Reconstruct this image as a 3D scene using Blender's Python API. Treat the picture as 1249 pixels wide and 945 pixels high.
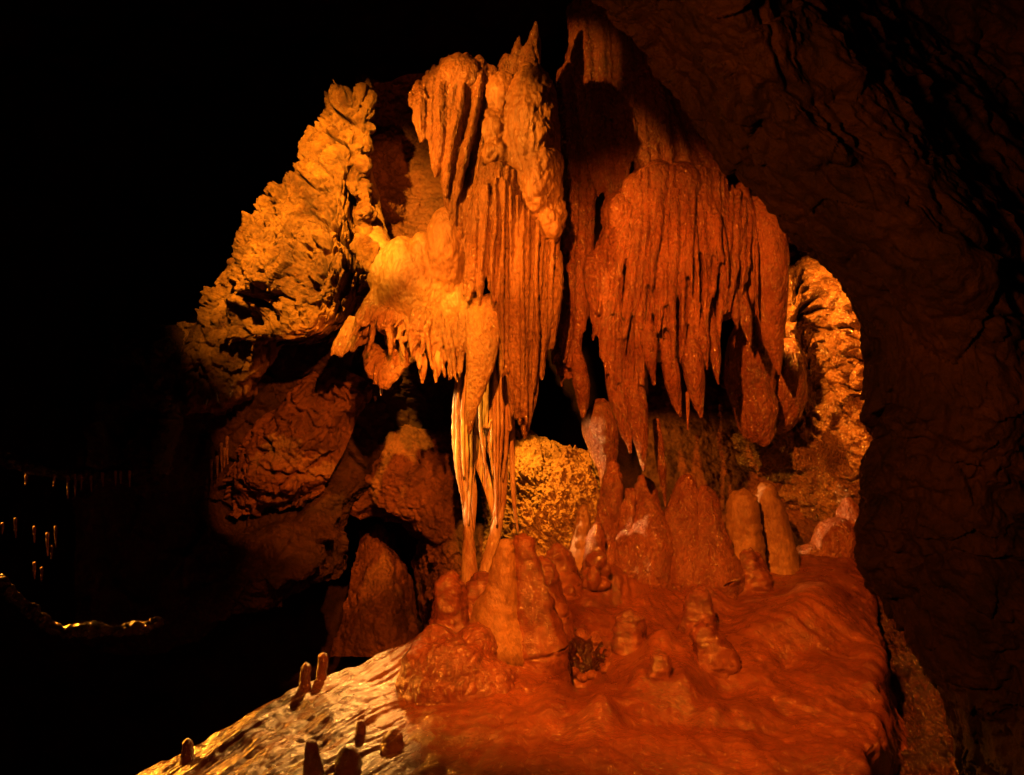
import bpy, math, random
import numpy as np
from mathutils import Vector
from mathutils.bvhtree import BVHTree

# ------------------------------------------------------------------ scene, camera, light
sc = bpy.context.scene
for o in list(bpy.data.objects):
    bpy.data.objects.remove(o)
F = 1214.0                     # focal length in photo pixels
CX, CY = 624.5, 472.5
def W(px, py, Y):
    return np.array([(px-CX)/F*Y, Y, -(py-CY)/F*Y])

cam = bpy.data.cameras.new('camera')
cam.sensor_width = 36.0
cam.lens = 36.0*F/1249.0
cam.clip_end = 200
camo = bpy.data.objects.new('camera', cam)
camo.rotation_euler = (math.radians(90), 0, 0)
sc.collection.objects.link(camo)
sc.camera = camo

world = bpy.data.worlds.new('World')
sc.world = world
world.use_nodes = True
bg = world.node_tree.nodes['Background']
bg.inputs[0].default_value = (1.0, 0.35, 0.12, 1)
bg.inputs[1].default_value = 0.0016
sc.view_settings.view_transform = 'Standard'
sc.view_settings.look = 'None'
sc.view_settings.exposure = 0.0
sc.view_settings.gamma = 1.0
sc.render.engine = 'CYCLES'
sc.cycles.max_bounces = 4
sc.cycles.diffuse_bounces = 2
sc.cycles.glossy_bounces = 2
sc.cycles.use_denoising = True
try: sc.cycles.sample_clamp_indirect = 3
except Exception: pass

def spot(name, loc, aim, power, color, size_deg, blend=0.5, radius=0.04):
    l = bpy.data.lights.new(name, 'SPOT')
    l.energy = power; l.color = color
    l.spot_size = math.radians(size_deg); l.spot_blend = blend
    l.shadow_soft_size = radius
    o = bpy.data.objects.new(name, l)
    o.location = Vector(loc)
    d = Vector(aim) - Vector(loc)
    o.rotation_euler = d.to_track_quat('-Z', 'Y').to_euler()
    sc.collection.objects.link(o)
    return o

RED = (1.0, 0.22, 0.014)
ORANGE = (1.0, 0.29, 0.02)
YELLOW = (1.0, 0.40, 0.025)
PALE = (1.0, 0.50, 0.20)
# floodlight high in front of the formations
spot('flood_or_fill', (-0.25, 3.6, 1.9), W(830, 655, 7.8), 2700, RED, 74, 0.55)
# extra spot beside it, added to light the rock faces under the left wall
spot('flood_or_fill', (0.0, 3.4, 1.55), W(405, 560, 9.6), 2600, RED, 19, 0.35)
spot('flood_or_fill', (-0.05, 3.4, 1.6), W(490, 225, 9.4), 1100, RED, 9, 0.6)  # narrow fill spot, added to brighten the back of the alcove
# floodlight high at the left, for the left wall
spot('flood_or_fill', (-1.7, 5.3, 2.9), W(385, 245, 8.3), 4300, YELLOW, 42, 0.7)
# floodlight raking over the great cascade from the left
spot('flood_or_fill', (-2.5, 5.6, 2.5), W(566, 226, 8.0), 1650, ORANGE, 36, 0.4)
spot('flood_or_fill', (-2.4, 5.6, 2.55), W(622, 78, 8.1), 1100, ORANGE, 15, 0.7)  # dedicated spot, added to bring out the spire
# extra yellow spot, added to brighten the blade stalactite and the apron fringe
spot('flood_or_fill', (-1.5, 5.1, 2.6), W(548, 440, 7.9), 2300, YELLOW, 17, 0.6)
# lamp hidden behind the lip of the left flowstone, shining down the slope
spot('flood_or_fill', W(478, 444, 8.85), W(275, 890, 6.0), 850, (1.0, 0.40, 0.07), 40, 0.6)
# lamp far to the left, raking over the ribbed column
spot('flood_or_fill', (-6.0, 8.3, 0.6), W(598, 565, 8.3), 6500, (1.0, 0.46, 0.13), 11, 0.4, 0.04)
# small lamp added out of view at the left, for glints on the ledges
spot('flood_or_fill', (-5.6, 9.6, -0.4), W(30, 690, 7.9), 2600, ORANGE, 40, 0.5, 0.03)
# lamp behind the main drapery, for the popcorn wall and the backs of the stalagmites
spot('flood_or_fill', W(622, 492, 8.85), W(712, 610, 9.3), 230, (1.0, 0.34, 0.02), 92, 0.3, 0.03)
# lamp behind the right drapery
spot('flood_or_fill', W(925, 330, 8.9), W(1060, 430, 9.5), 470, ORANGE, 95, 0.4, 0.03)
# lamp added out of sight behind the arch to make the gutter glitter
spot('flood_or_fill', W(1165, 690, 8.6), W(1128, 850, 6.9), 1800, YELLOW, 34, 0.6, 0.03)
# weak fill lamps added near the viewing place, lifting arch and slope stalagmites
spot('flood_or_fill', (-0.6, 0.3, 0.2), W(960, 330, 3.6), 140, RED, 80, 1.0, 0.1)
spot('flood_or_fill', (-0.7, 0.4, 0.2), W(380, 900, 5.5), 170, RED, 30, 1.0, 0.1)

# ------------------------------------------------------------------ numpy noise
def _hash(ix, iy, iz, seed):
    h = (ix*374761393 + iy*668265263 + iz*2147483647 + seed*1274126177) & 0xffffffff
    h = ((h ^ (h >> 13))*1274126177) & 0xffffffff
    h = (h ^ (h >> 16)) & 0xffffffff
    return h
def pn(p, seed=0):
    p = np.asarray(p, dtype=np.float64)
    i = np.floor(p).astype(np.int64); f = p - i
    u = f*f*f*(f*(f*6-15)+10)
    r = 0
    for dx in (0, 1):
        wx = u[:, 0] if dx else 1-u[:, 0]
        for dy in (0, 1):
            wy = u[:, 1] if dy else 1-u[:, 1]
            for dz in (0, 1):
                wz = u[:, 2] if dz else 1-u[:, 2]
                h = _hash(i[:, 0]+dx, i[:, 1]+dy, i[:, 2]+dz, seed)
                gx = ((h & 1023)/511.5-1); gy = (((h >> 10) & 1023)/511.5-1); gz = (((h >> 20) & 1023)/511.5-1)
                r = r + wx*wy*wz*(gx*(f[:, 0]-dx)+gy*(f[:, 1]-dy)+gz*(f[:, 2]-dz))
    return r
def fbm(p, s, oc=4, seed=0, gain=0.5):
    a = 1; t = 0; q = np.asarray(p)*s
    for k in range(oc):
        t = t + a*pn(q, seed+k); a *= gain; q = q*2.03
    return t
def bil(p, s, oc=3, seed=0, gain=0.5):          # rounded bumps with sharp creases between
    a = 1; t = 0; q = np.asarray(p)*s
    for k in range(oc):
        t = t + a*(np.abs(pn(q, seed+k))*2-0.4); a *= gain; q = q*2.1
    return t
def stretch(p, kx, ky, kz, shx=0.0):
    q = np.array(p, dtype=float)
    x = q[:, 0] + shx*q[:, 2]
    return np.stack([x*kx, q[:, 1]*ky, q[:, 2]*kz], 1)

# ------------------------------------------------------------------ materials
def rock(name, c1, c2, rough=(0.35, 0.6), bump=0.02, bscale=40, stretchz=1.0, popcorn=0.0, pscale=45,
         spec=0.5, coat=0.0, vary=3.0, fl=0.0, flk=26):
    m = bpy.data.materials.new(name); m.use_nodes = True
    nt = m.node_tree; N = nt.nodes; L = nt.links
    b = N['Principled BSDF']
    tc = N.new('ShaderNodeTexCoord')
    mp = N.new('ShaderNodeMapping'); mp.inputs['Scale'].default_value = (1, 1, stretchz)
    L.new(tc.outputs['Object'], mp.inputs[0])
    def noise(scale, det=6, src=mp, r=0.6):
        n = N.new('ShaderNodeTexNoise'); n.inputs['Scale'].default_value = scale
        n.inputs['Detail'].default_value = det; n.inputs['Roughness'].default_value = r
        L.new(src.outputs[0], n.inputs['Vector']); return n
    n1 = noise(vary, 8, mp, 0.65)
    cr = N.new('ShaderNodeValToRGB')
    cr.color_ramp.elements[0].position = 0.34; cr.color_ramp.elements[1].position = 0.66
    cr.color_ramp.elements[0].color = (*c1, 1); cr.color_ramp.elements[1].color = (*c2, 1)
    L.new(n1.outputs[0], cr.inputs[0])
    n5 = noise(vary*9, 5, mp, 0.7)
    mr5 = N.new('ShaderNodeMapRange'); mr5.inputs[1].default_value = 0.3; mr5.inputs[2].default_value = 0.7
    mr5.inputs[3].default_value = 0.62; mr5.inputs[4].default_value = 1.25
    L.new(n5.outputs[0], mr5.inputs[0])
    vm = N.new('ShaderNodeVectorMath'); vm.operation = 'SCALE'
    L.new(cr.outputs[0], vm.inputs[0]); L.new(mr5.outputs[0], vm.inputs['Scale'])
    L.new(vm.outputs[0], b.inputs['Base Color'])
    n2 = noise(vary*2.3, 4)
    mr = N.new('ShaderNodeMapRange'); mr.inputs[1].default_value = 0.35; mr.inputs[2].default_value = 0.65
    mr.inputs[3].default_value = rough[0]; mr.inputs[4].default_value = rough[1]
    L.new(n2.outputs[0], mr.inputs[0]); L.new(mr.outputs[0], b.inputs['Roughness'])
    b.inputs['Specular IOR Level'].default_value = spec
    if coat:
        b.inputs['Coat Weight'].default_value = coat; b.inputs['Coat Roughness'].default_value = 0.12
    n3 = noise(bscale, 8, mp, 0.7)
    bp = N.new('ShaderNodeBump'); bp.inputs['Strength'].default_value = 1.0; bp.inputs['Distance'].default_value = bump
    L.new(n3.outputs[0], bp.inputs['Height'])
    last = bp
    if popcorn:
        v = N.new('ShaderNodeTexVoronoi'); v.inputs['Scale'].default_value = pscale
        L.new(mp.outputs[0], v.inputs['Vector'])
        iv = N.new('ShaderNodeMath'); iv.operation = 'MULTIPLY'; iv.inputs[1].default_value = -1
        L.new(v.outputs['Distance'], iv.inputs[0])
        b2 = N.new('ShaderNodeBump'); b2.inputs['Distance'].default_value = popcorn
        L.new(iv.outputs[0], b2.inputs['Height']); L.new(last.outputs[0], b2.inputs['Normal']); last = b2
    if fl:
        mf = N.new('ShaderNodeMapping'); mf.inputs['Scale'].default_value = (1, 1, 0.22)
        L.new(tc.outputs['Object'], mf.inputs[0])
        nf = noise(flk, 4, mf, 0.6)
        b3 = N.new('ShaderNodeBump'); b3.inputs['Distance'].default_value = fl
        L.new(nf.outputs[0], b3.inputs['Height']); L.new(last.outputs[0], b3.inputs['Normal']); last = b3
    L.new(last.outputs[0], b.inputs['Normal'])
    if coat: L.new(last.outputs[0], b.inputs['Coat Normal'])
    return m

M = {}
M['limestone'] = rock('ochre_limestone', (0.07, 0.022, 0.006), (0.36, 0.165, 0.042), (0.3, 0.7), 0.07, 22, vary=2.6, spec=0.35)
M['flow'] = rock('orange_flowstone', (0.15, 0.065, 0.022), (0.30, 0.16, 0.06), (0.3, 0.55), 0.010, 50, 0.5, 0.003, 60)
M['flutes'] = rock('orange_fluted_flowstone', (0.14, 0.055, 0.018), (0.29, 0.14, 0.05), (0.16, 0.5), 0.028, 46, 0.7, 0.008, 46, fl=0.012, coat=0.5)
M['redflow'] = rock('red_flowstone', (0.13, 0.036, 0.013), (0.24, 0.08, 0.03), (0.16, 0.42), 0.020, 46, 0.7, 0.006, 50, coat=0.5)
M['redflutes'] = rock('red_fluted_flowstone', (0.12, 0.033, 0.012), (0.24, 0.08, 0.03), (0.12, 0.4), 0.030, 46, 0.7, 0.010, 44, coat=0.8, fl=0.014)
M['mound'] = rock('red_mound_flowstone', (0.10, 0.024, 0.009), (0.22, 0.066, 0.023), (0.10, 0.4), 0.012, 46, 1, 0.0, 60, coat=1.0, vary=1.3)
M['slope'] = rock('wet_slope_flowstone', (0.07, 0.022, 0.007), (0.18, 0.065, 0.02), (0.15, 0.4), 0.007, 34, 1, 0.0, 60, coat=0.4)
M['wetcol'] = rock('wet_ribbed_calcite', (0.24, 0.09, 0.04), (0.55, 0.38, 0.22), (0.12, 0.35), 0.008, 60, 0.3, 0.0, 60, coat=0.6, vary=8)
M['pocket'] = rock('crystal_painted_shade', (0.012, 0.003, 0.0015), (0.05, 0.012, 0.005), (0.2, 0.4), 0.01, 40, spec=0.3)  # near-black colour paints in the shade of the sunken hollow
M['wetdark'] = rock('wet_dark_rock', (0.02, 0.010, 0.006), (0.06, 0.03, 0.014), (0.1, 0.35), 0.04, 34, 1, 0.015, 40, coat=0.8)
M['wet'] = rock('wet_sparkling_rock', (0.10, 0.04, 0.015), (0.28, 0.14, 0.055), (0.1, 0.35), 0.035, 30, 1, 0.012, 36, coat=0.8)
M['gutter'] = rock('wet_gravelly_rock', (0.02, 0.008, 0.004), (0.13, 0.05, 0.02), (0.06, 0.25), 0.06, 30, 1, 0.035, 24, coat=1.0)
M['popcorn'] = rock('popcorn_rock', (0.13, 0.06, 0.02), (0.34, 0.2, 0.075), (0.3, 0.6), 0.03, 26, 1, 0.012, 28)
M['dark'] = rock('rock_painted_dark', (0.02, 0.009, 0.005), (0.055, 0.022, 0.010), (0.6, 0.9), 0.03, 14, spec=0.15)  # albedo kept low to paint in the darkness of passage and ceiling
M['arch'] = rock('brown_rock', (0.02, 0.009, 0.005), (0.11, 0.045, 0.02), (0.5, 0.8), 0.03, 12, 1, 0.006, 22, vary=2.6)
M['brown'] = rock('brown_red_rock', (0.07, 0.024, 0.01), (0.17, 0.06, 0.022), (0.5, 0.8), 0.03, 22, 1, 0.006, 26, spec=0.3)

# ------------------------------------------------------------------ object helpers
def link(o, parent=None):
    sc.collection.objects.link(o)
    if parent is not None: o.parent = parent
    return o
def tag(o, label=None, cat=None, group=None, kind=None):
    if label: o['label'] = label
    if cat: o['category'] = cat
    if group: o['group'] = group
    if kind: o['kind'] = kind
    return o
def thing(name, loc, label, cat, group=None):
    e = bpy.data.objects.new(name, None); e.location = Vector(loc); e.empty_display_size = 0.1
    link(e); return tag(e, label, cat, group)
def mk(name, V, Fc, mat, parent=None, base=None):
    V = np.asarray(V, dtype=float)
    me = bpy.data.meshes.new(name)
    off = np.zeros(3)
    if parent is not None: off = np.array(parent.location)
    elif base is not None: off = np.asarray(base)
    me.from_pydata((V-off).tolist(), [], Fc)
    me.materials.append(mat)
    me.polygons.foreach_set('use_smooth', [True]*len(me.polygons))
    me.update()
    o = bpy.data.objects.new(name, me)
    if parent is None: o.location = Vector(off)
    return link(o, parent)

def cr1(P, n):
    """Catmull-Rom along axis 0 of P to n samples"""
    P = np.asarray(P, dtype=float); k = len(P)
    if k == 2:
        t = np.linspace(0, 1, n).reshape((-1,)+(1,)*(P.ndim-1)); return P[0]*(1-t)+P[1]*t
    Pp = np.concatenate([[2*P[0]-P[1]], P, [2*P[-1]-P[-2]]])
    t = np.linspace(0, k-1-1e-9, n); i = t.astype(int); f = (t-i).reshape((-1,)+(1,)*(P.ndim-1))
    a, b, c, d = Pp[i], Pp[i+1], Pp[i+2], Pp[i+3]
    return 0.5*(2*b+(c-a)*f+(2*a-5*b+4*c-d)*f*f+(3*b-a-3*c+d)*f**3)

def net(name, rows, nu, nv, mat, disp=None, label=None, kind='structure', world=False, parent=None, cat=None):
    """rows of control points (px,py,Y) -> smooth sheet, displaced along its normal"""
    R = np.array(rows, dtype=float)
    if not world:
        R = np.stack([(R[..., 0]-CX)/F*R[..., 2], R[..., 2], -(R[..., 1]-CY)/F*R[..., 2]], -1)
    G = cr1(R, nv)
    G = np.swapaxes(cr1(np.swapaxes(G, 0, 1), nu), 0, 1)      # nv, nu, 3
    du = np.gradient(G, axis=1); dv = np.gradient(G, axis=0)
    Nn = np.cross(du, dv); Nn /= (np.linalg.norm(Nn, axis=2, keepdims=True)+1e-9)
    # make normals face the camera on the whole
    if np.mean(np.sum(Nn*G, axis=2)) > 0: Nn = -Nn
    if not world:
        mn = Nn.reshape(-1, 3).mean(0); mn /= np.linalg.norm(mn)
        Nn = 0.4*Nn+0.6*mn; Nn /= (np.linalg.norm(Nn, axis=2, keepdims=True)+1e-9)
    P = G.reshape(-1, 3)
    if disp is not None:
        d = disp(P)
        P = P + Nn.reshape(-1, 3)*d[:, None]
    idx = np.arange(nu*nv).reshape(nv, nu)
    q = np.stack([idx[:-1, :-1], idx[:-1, 1:], idx[1:, 1:], idx[1:, :-1]], -1).reshape(-1, 4)
    o = mk(name, P, q.tolist(), mat, parent)
    if parent is None: tag(o, label, cat, kind=kind)
    return o

class Blob:
    def __init__(s): s.V = []; s.F = []; s.n = 0
    def _add(s, V, Fc):
        s.V.append(V); s.F += [[a+s.n for a in f] for f in Fc]; s.n += len(V)
    def tube(s, pts, seg=10, flat=1.0, steps=None, raw=False):
        """pts: (px,py,Y,r px) along the axis"""
        P = np.array([[*W(a, b, c), r*c/F] for a, b, c, r in pts]) if not raw else np.array(pts, float)
        n = steps or max(4, 4*len(pts))
        P = cr1(P, n); P[:, 3] = np.maximum(P[:, 3], 0.0012)
        T = np.gradient(P[:, :3], axis=0); T /= np.linalg.norm(T, axis=1, keepdims=True)+1e-9
        S = np.cross(T, np.array([0, 1., 0])); ln = np.linalg.norm(S, axis=1, keepdims=True)
        S = np.where(ln > 1e-3, S/np.maximum(ln, 1e-6), np.array([1., 0, 0]))
        D = np.cross(S, T)
        a = np.linspace(0, 2*math.pi, seg, endpoint=False)
        ring = P[:, None, :3] + P[:, 3, None, None]*(np.cos(a)[None, :, None]*S[:, None]+flat*np.sin(a)[None, :, None]*D[:, None])
        V = ring.reshape(-1, 3)
        c0 = P[0, :3]-T[0]*P[0, 3]*0.6; c1 = P[-1, :3]+T[-1]*P[-1, 3]*0.6
        V = np.concatenate([V, [c0], [c1]])
        Fc = []
        for i in range(n-1):
            for j in range(seg):
                k = (j+1) % seg
                Fc.append([i*seg+j, i*seg+k, (i+1)*seg+k, (i+1)*seg+j])
        e0 = n*seg
        for j in range(seg):
            k = (j+1) % seg
            Fc.append([e0, k, j]); Fc.append([e0+1, (n-1)*seg+j, (n-1)*seg+k])
        s._add(V, Fc)
    def ell(s, px, py, Y, rx, ry, rd, seg=20, rot=0):
        c = W(px, py, Y); k = Y/F
        V = []; n = seg//2
        for i in range(1, n):
            ph = math.pi*i/n
            for j in range(seg):
                th = 2*math.pi*j/seg
                x = rx*k*math.sin(ph)*math.cos(th); y = rd*k*math.sin(ph)*math.sin(th); z = ry*k*math.cos(ph)
                V.append([c[0]+x*math.cos(rot)+z*math.sin(rot), c[1]+y, c[2]+z*math.cos(rot)-x*math.sin(rot)])
        V.append(list(c+np.array([math.sin(rot), 0, math.cos(rot)])*ry*k)); V.append(list(c-np.array([math.sin(rot), 0, math.cos(rot)])*ry*k))
        Fc = []
        for i in range(n-2):
            for j in range(seg):
                q = (j+1) % seg
                Fc.append([i*seg+j, (i+1)*seg+j, (i+1)*seg+q, i*seg+q])
        t = (n-1)*seg
        for j in range(seg):
            q = (j+1) % seg
            Fc.append([t, j, q]); Fc.append([t+1, (n-2)*seg+q, (n-2)*seg+j])
        s._add(np.array(V), Fc)
    def curtain(s, tops, bots, n, r0, r1, rnd, jit=0.1, ragged=15, flat=1.3, mid=None, sway=3):
        """a row of hanging folds, from a top line to a bottom line"""
        T = cr1(np.array(tops, float), 200); B = cr1(np.array(bots, float), 200)
        for i in range(n):
            t = (i+0.5+rnd.uniform(-jit, jit)*3)/n; t = min(max(t, 0), 0.999)
            a = T[int(t*199)]; b = B[int(t*199)].copy()
            b[1] -= abs(rnd.gauss(0, 1))*ragged
            kr = rnd.uniform(0.55, 1.6); r = r0*kr; e = r1*kr*rnd.uniform(0.8, 1.2)
            w1 = rnd.uniform(-sway, sway); w2 = rnd.uniform(-sway, sway); dy = rnd.uniform(-0.05, 0.05)
            m1 = a*0.66+b*0.34; m2 = a*0.33+b*0.67
            s.tube([(a[0], a[1], a[2]+0.05, r*0.6), (m1[0]+w1, m1[1], m1[2]+dy, r), (m2[0]+w2, m2[1], m2[2]+dy, e*1.0),
                    (b[0]*0.93+m2[0]*0.07, b[1]*0.93+m2[1]*0.07, b[2], e*0.55), (b[0], b[1], b[2], 0.8)], 8, flat, 16)
    def build(s, name, mat, voxel=None, disp=None, parent=None, base=None, smooth=0):
        V = np.concatenate(s.V); Fc = s.F
        if voxel:
            me = bpy.data.meshes.new('t'); me.from_pydata(V.tolist(), [], Fc); me.update()
            o = bpy.data.objects.new('t', me); sc.collection.objects.link(o)
            md = o.modifiers.new('r', 'REMESH'); md.mode = 'VOXEL'; md.voxel_size = voxel; md.adaptivity = 0
            if smooth:
                m2 = o.modifiers.new('s', 'SMOOTH'); m2.factor = 0.5; m2.iterations = smooth
            dg = bpy.context.evaluated_depsgraph_get(); dg.update()
            em = bpy.data.meshes.new_from_object(o.evaluated_get(dg))
            bpy.data.objects.remove(o); bpy.data.meshes.remove(me)
            me = em; me.name = name
        else:
            me = bpy.data.meshes.new(name); me.from_pydata(V.tolist(), [], Fc); me.update()
        n = len(me.vertices)
        P = np.empty(n*3); me.vertices.foreach_get('co', P); P = P.reshape(-1, 3)
        if disp is not None:
            Nn = np.empty(n*3); me.vertex_normals.foreach_get('vector', Nn); Nn = Nn.reshape(-1, 3)
            P = P + Nn*disp(P, Nn)[:, None]
        off = np.zeros(3)
        if parent is not None: off = np.array(parent.location)
        elif base is not None: off = np.asarray(base)
        me.vertices.foreach_set('co', (P-off).ravel())
        me.materials.clear(); me.materials.append(mat)
        me.polygons.foreach_set('use_smooth', [True]*len(me.polygons))
        me.update()
        o = bpy.data.objects.new(name, me)
        if parent is None: o.location = Vector(off)
        return link(o, parent)

VX = 0.0115
def flute(amp=0.012, k=16, sh=0.0, grain=0.004):
    def f(P, N=None):
        a = bil(stretch(P, k, k, k*0.10, sh), 1.0, 2, 11)
        b = fbm(stretch(P, 34, 34, 12), 1.0, 2, 5)
        c = fbm(P, 3, 2, 9)
        e = bil(stretch(P, 12, 12, 15), 1.0, 2, 17)
        return amp*0.45*a*(0.5+np.clip(c+0.5, 0, 1.2)) + grain*b + amp*0.8*e
    return f
def scaly(amp=0.02, k=11, grain=0.004, kz=0.6):
    def f(P, N=None):
        return amp*bil(stretch(P, k, k, k*kz), 1.0, 2, 21) + grain*fbm(P, 40, 2, 3)
    return f
def facet(P, k, amp, seed=0, kz=1.0):
    Q = np.asarray(P)*np.array([k, k, k*kz]) + 0.35*np.stack([pn(P*k*0.9, 7), pn(P*k*0.9, 8), pn(P*k*0.9, 9)], 1)
    I = np.floor(Q).astype(np.int64); best = np.full(len(Q), 1e9); h = np.zeros(len(Q))
    for a in (-1, 0, 1):
        for b in (-1, 0, 1):
            for c in (-1, 0, 1):
                hh = _hash(I[:, 0]+a, I[:, 1]+b, I[:, 2]+c, seed+900)
                h2 = _hash(I[:, 0]+a, I[:, 1]+b, I[:, 2]+c, seed+901)
                C = np.stack([I[:, 0]+a+(hh & 1023)/1023, I[:, 1]+b+((hh >> 10) & 1023)/1023, I[:, 2]+c+((hh >> 20) & 1023)/1023], 1)
                D = Q-C; d = (D*D).sum(1)
                G = np.stack([(h2 & 1023)/511.5-1, ((h2 >> 10) & 1023)/511.5-1, ((h2 >> 20) & 1023)/511.5-1], 1)
                m = d < best
                best = np.where(m, d, best)
                h = np.where(m, (G*D).sum(1)+0.35*G[:, 0], h)
    return amp*h
def crack(P, k, amp, w=0.05, seed=0, shx=0.5, kz=0.5):
    Q = stretch(P, 1, 1, kz, shx)
    n = pn(Q*k, 400+seed)+0.35*pn(Q*k*2.7, 401+seed)
    g = np.clip(pn(Q*k*0.6, 402+seed)*3+0.6, 0, 1)
    return -amp*g*np.exp(-(n/w)**2)
def rough(amp=0.10, k=1.6, crease=0.05, kc=6, fine=0.012, shx=0.0, kz=1.0, seed=0):
    def f(P, N=None):
        Q = stretch(P, 1, 1, kz, shx)
        return amp*fbm(Q, k, 3, 31+seed) + crease*bil(Q, kc, 3, 41+seed, 0.55) + fine*fbm(P, 30, 3, 51+seed, 0.6)
    return f

# ================================================================== CAVE FLOOR: mound and slope
crest = [(60,1010,5.6),(150,955,5.9),(250,902,6.2),(350,848,6.5),(450,803,6.8),(530,764,7.1),(600,722,7.6),(690,700,8.2),(770,694,8.5),(860,694,8.6),(950,682,8.8),(1010,672,8.9),(1052,690,8.7)]
r2 = [(40,1060,5.2),(120,1000,5.4),(215,945,5.6),(320,895,5.9),(425,850,6.2),(520,820,6.5),(600,775,6.9),(690,750,7.4),(770,745,7.7),(860,745,7.8),(950,730,7.9),(1010,722,8.0),(1068,748,7.9)]
r3 = [(30,1110,4.8),(100,1050,5.0),(190,1000,5.2),(300,945,5.4),(410,905,5.65),(510,878,5.9),(600,840,6.2),(690,815,6.6),(770,805,6.8),(860,800,6.9),(950,790,7.0),(1020,785,7.1),(1076,805,6.9)]
r4 = [(20,1180,4.4),(90,1130,4.5),(180,1080,4.6),(290,1020,4.8),(400,975,5.0),(510,945,5.15),(600,915,5.4),(690,890,5.7),(770,885,5.8),(860,880,5.9),(950,870,6.1),(1020,868,6.1),(1074,885,5.9)]
r5 = [(0,1300,3.9),(80,1250,4.0),(160,1200,4.1),(270,1130,4.2),(390,1080,4.4),(500,1040,4.5),(600,1000,4.7),(690,985,4.8),(770,980,4.9),(860,975,5.0),(950,970,5.1),(1010,970,5.1),(1050,985,5.0)]
r6 = [(a, 1650, 3.0) for a, b, c in r5]
def towld(row): return [W(*p) for p in row]
rows = [towld(r) for r in (crest, r2, r3, r4, r5, r6)]
back1 = [p+np.array([0, 0.5, -0.25]) for p in rows[0]]
back2 = [p+np.array([0, 1.3, -1.3]) for p in rows[0]]
rows = [back2, back1] + rows
rows = [list(r)+[r[-1]+np.array([0.12, 0.10, -0.28]), r[-1]+np.array([0.45, 0.25, -0.62])] for r in rows]
rows = [[r[0]+np.array([-0.6, 0, -0.5])]+r for r in rows]

LUMPS = [(711,802,44,-0.32),(800,800,40,0.12),(830,845,46,0.11),(760,770,34,0.05),(860,740,40,0.10),(900,700,40,0.10),(930,760,60,0.10),
         (990,740,60,0.12),(660,745,50,0.08),(640,790,40,0.08),(1010,830,60,0.05),(710,845,40,-0.05),(890,830,46,-0.06),(960,800,30,-0.07),
         (870,870,28,0.08),(745,720,40,0.06),(745,705,60,0.12),(800,705,60,0.12),(855,705,60,0.12),(910,695,40,0.08),(640,780,40,0.05),(600,800,40,0.06),(930,905,26,-0.03),(780,840,24,0.06),(840,810,20,0.06)]
LUMPS += [(732, 874, 40, 0.058), (1010, 750, 51, 0.048), (813, 797, 40, 0.063), (682, 754, 37, 0.041), (797, 864, 45, 0.035), (743, 879, 39, 0.055), (786, 824, 44, 0.058), (829, 822, 56, 0.053), (701, 726, 56, 0.05), (720, 871, 49, 0.059), (967, 762, 44, 0.065), (903, 872, 54, 0.05), (721, 740, 47, 0.05), (676, 864, 47, 0.058), (654, 772, 42, 0.047), (786, 853, 56, 0.037), (793, 742, 51, 0.069)]
def floor_disp(P):
    d = 0.07*fbm(P, 1.3, 3, 61)+0.014*bil(P, 3.4, 3, 66)+0.008*fbm(P, 10, 4, 71)+0.007*bil(stretch(P,8,8,14),1,2,72)
    px = P[:, 0]/P[:, 1]*F+CX; py = CY-P[:, 2]/P[:, 1]*F
    for (a, b, r, h) in LUMPS:
        d = d + h*np.exp(-((px-a)**2+((py-b)*1.25)**2)/(r*0.55)**2)
    # flow ripples, radiating from the drip mound
    ang = np.arctan2(P[:, 0]-0.9, 8.6-P[:, 1]); rad = np.hypot(P[:, 0]-0.9, 8.6-P[:, 1])
    q = np.stack([ang*9, rad*0.7, ang*0], 1)
    d = d + 0.024*bil(q, 1.0, 3, 81)
    d = d + np.clip((px-1030)/50, 0, 1)*0.12*fbm(P, 2.2, 3, 88)
    # left slope: strong downhill rills
    wl = np.clip((530-px)/40, 0, 1)
    along = P @ np.array([-0.617, -0.765, -0.18]); across = P @ np.array([0.77, -0.62, 0.0])
    q2 = np.stack([across*6, along*0.28, along*0], 1)
    q3 = np.stack([across*24, along*0.8, along*0], 1)
    d = d + wl*(0.035*bil(q2, 1.0, 2, 91)+0.013*bil(q3, 1.0, 2, 93)+0.003*fbm(P, 20, 2, 95)-0.010*bil(P, 3.4, 3, 66))
    return d
fl = net('cave_floor', rows, 620, 520, M['mound'], floor_disp, world=True)
fl.data.materials.append(M['slope'])
cen = np.empty(len(fl.data.polygons)*3); fl.data.polygons.foreach_get('center', cen); cen = cen.reshape(-1, 3)
cpx = cen[:, 0]/cen[:, 1]*F+CX; cpy = CY-cen[:, 2]/cen[:, 1]*F
edge = 525-(cpy-880)*0.0+35*fbm(cen, 2.2, 3, 7)
mi = (cpx < edge-25).astype(np.int32)
fl.data.polygons.foreach_set('material_index', mi)
bvh = BVHTree.FromPolygons([v.co[:] for v in fl.data.vertices], [p.vertices[:] for p in fl.data.polygons])
def floorY(px, py, dflt=7.5):
    d = Vector((*((px-CX)/F, 1.0, -(py-CY)/F),)).normalized()
    h = bvh.ray_cast(Vector((0, 0, 0)), d)
    return h[0].y if h[0] is not None else dflt

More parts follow.
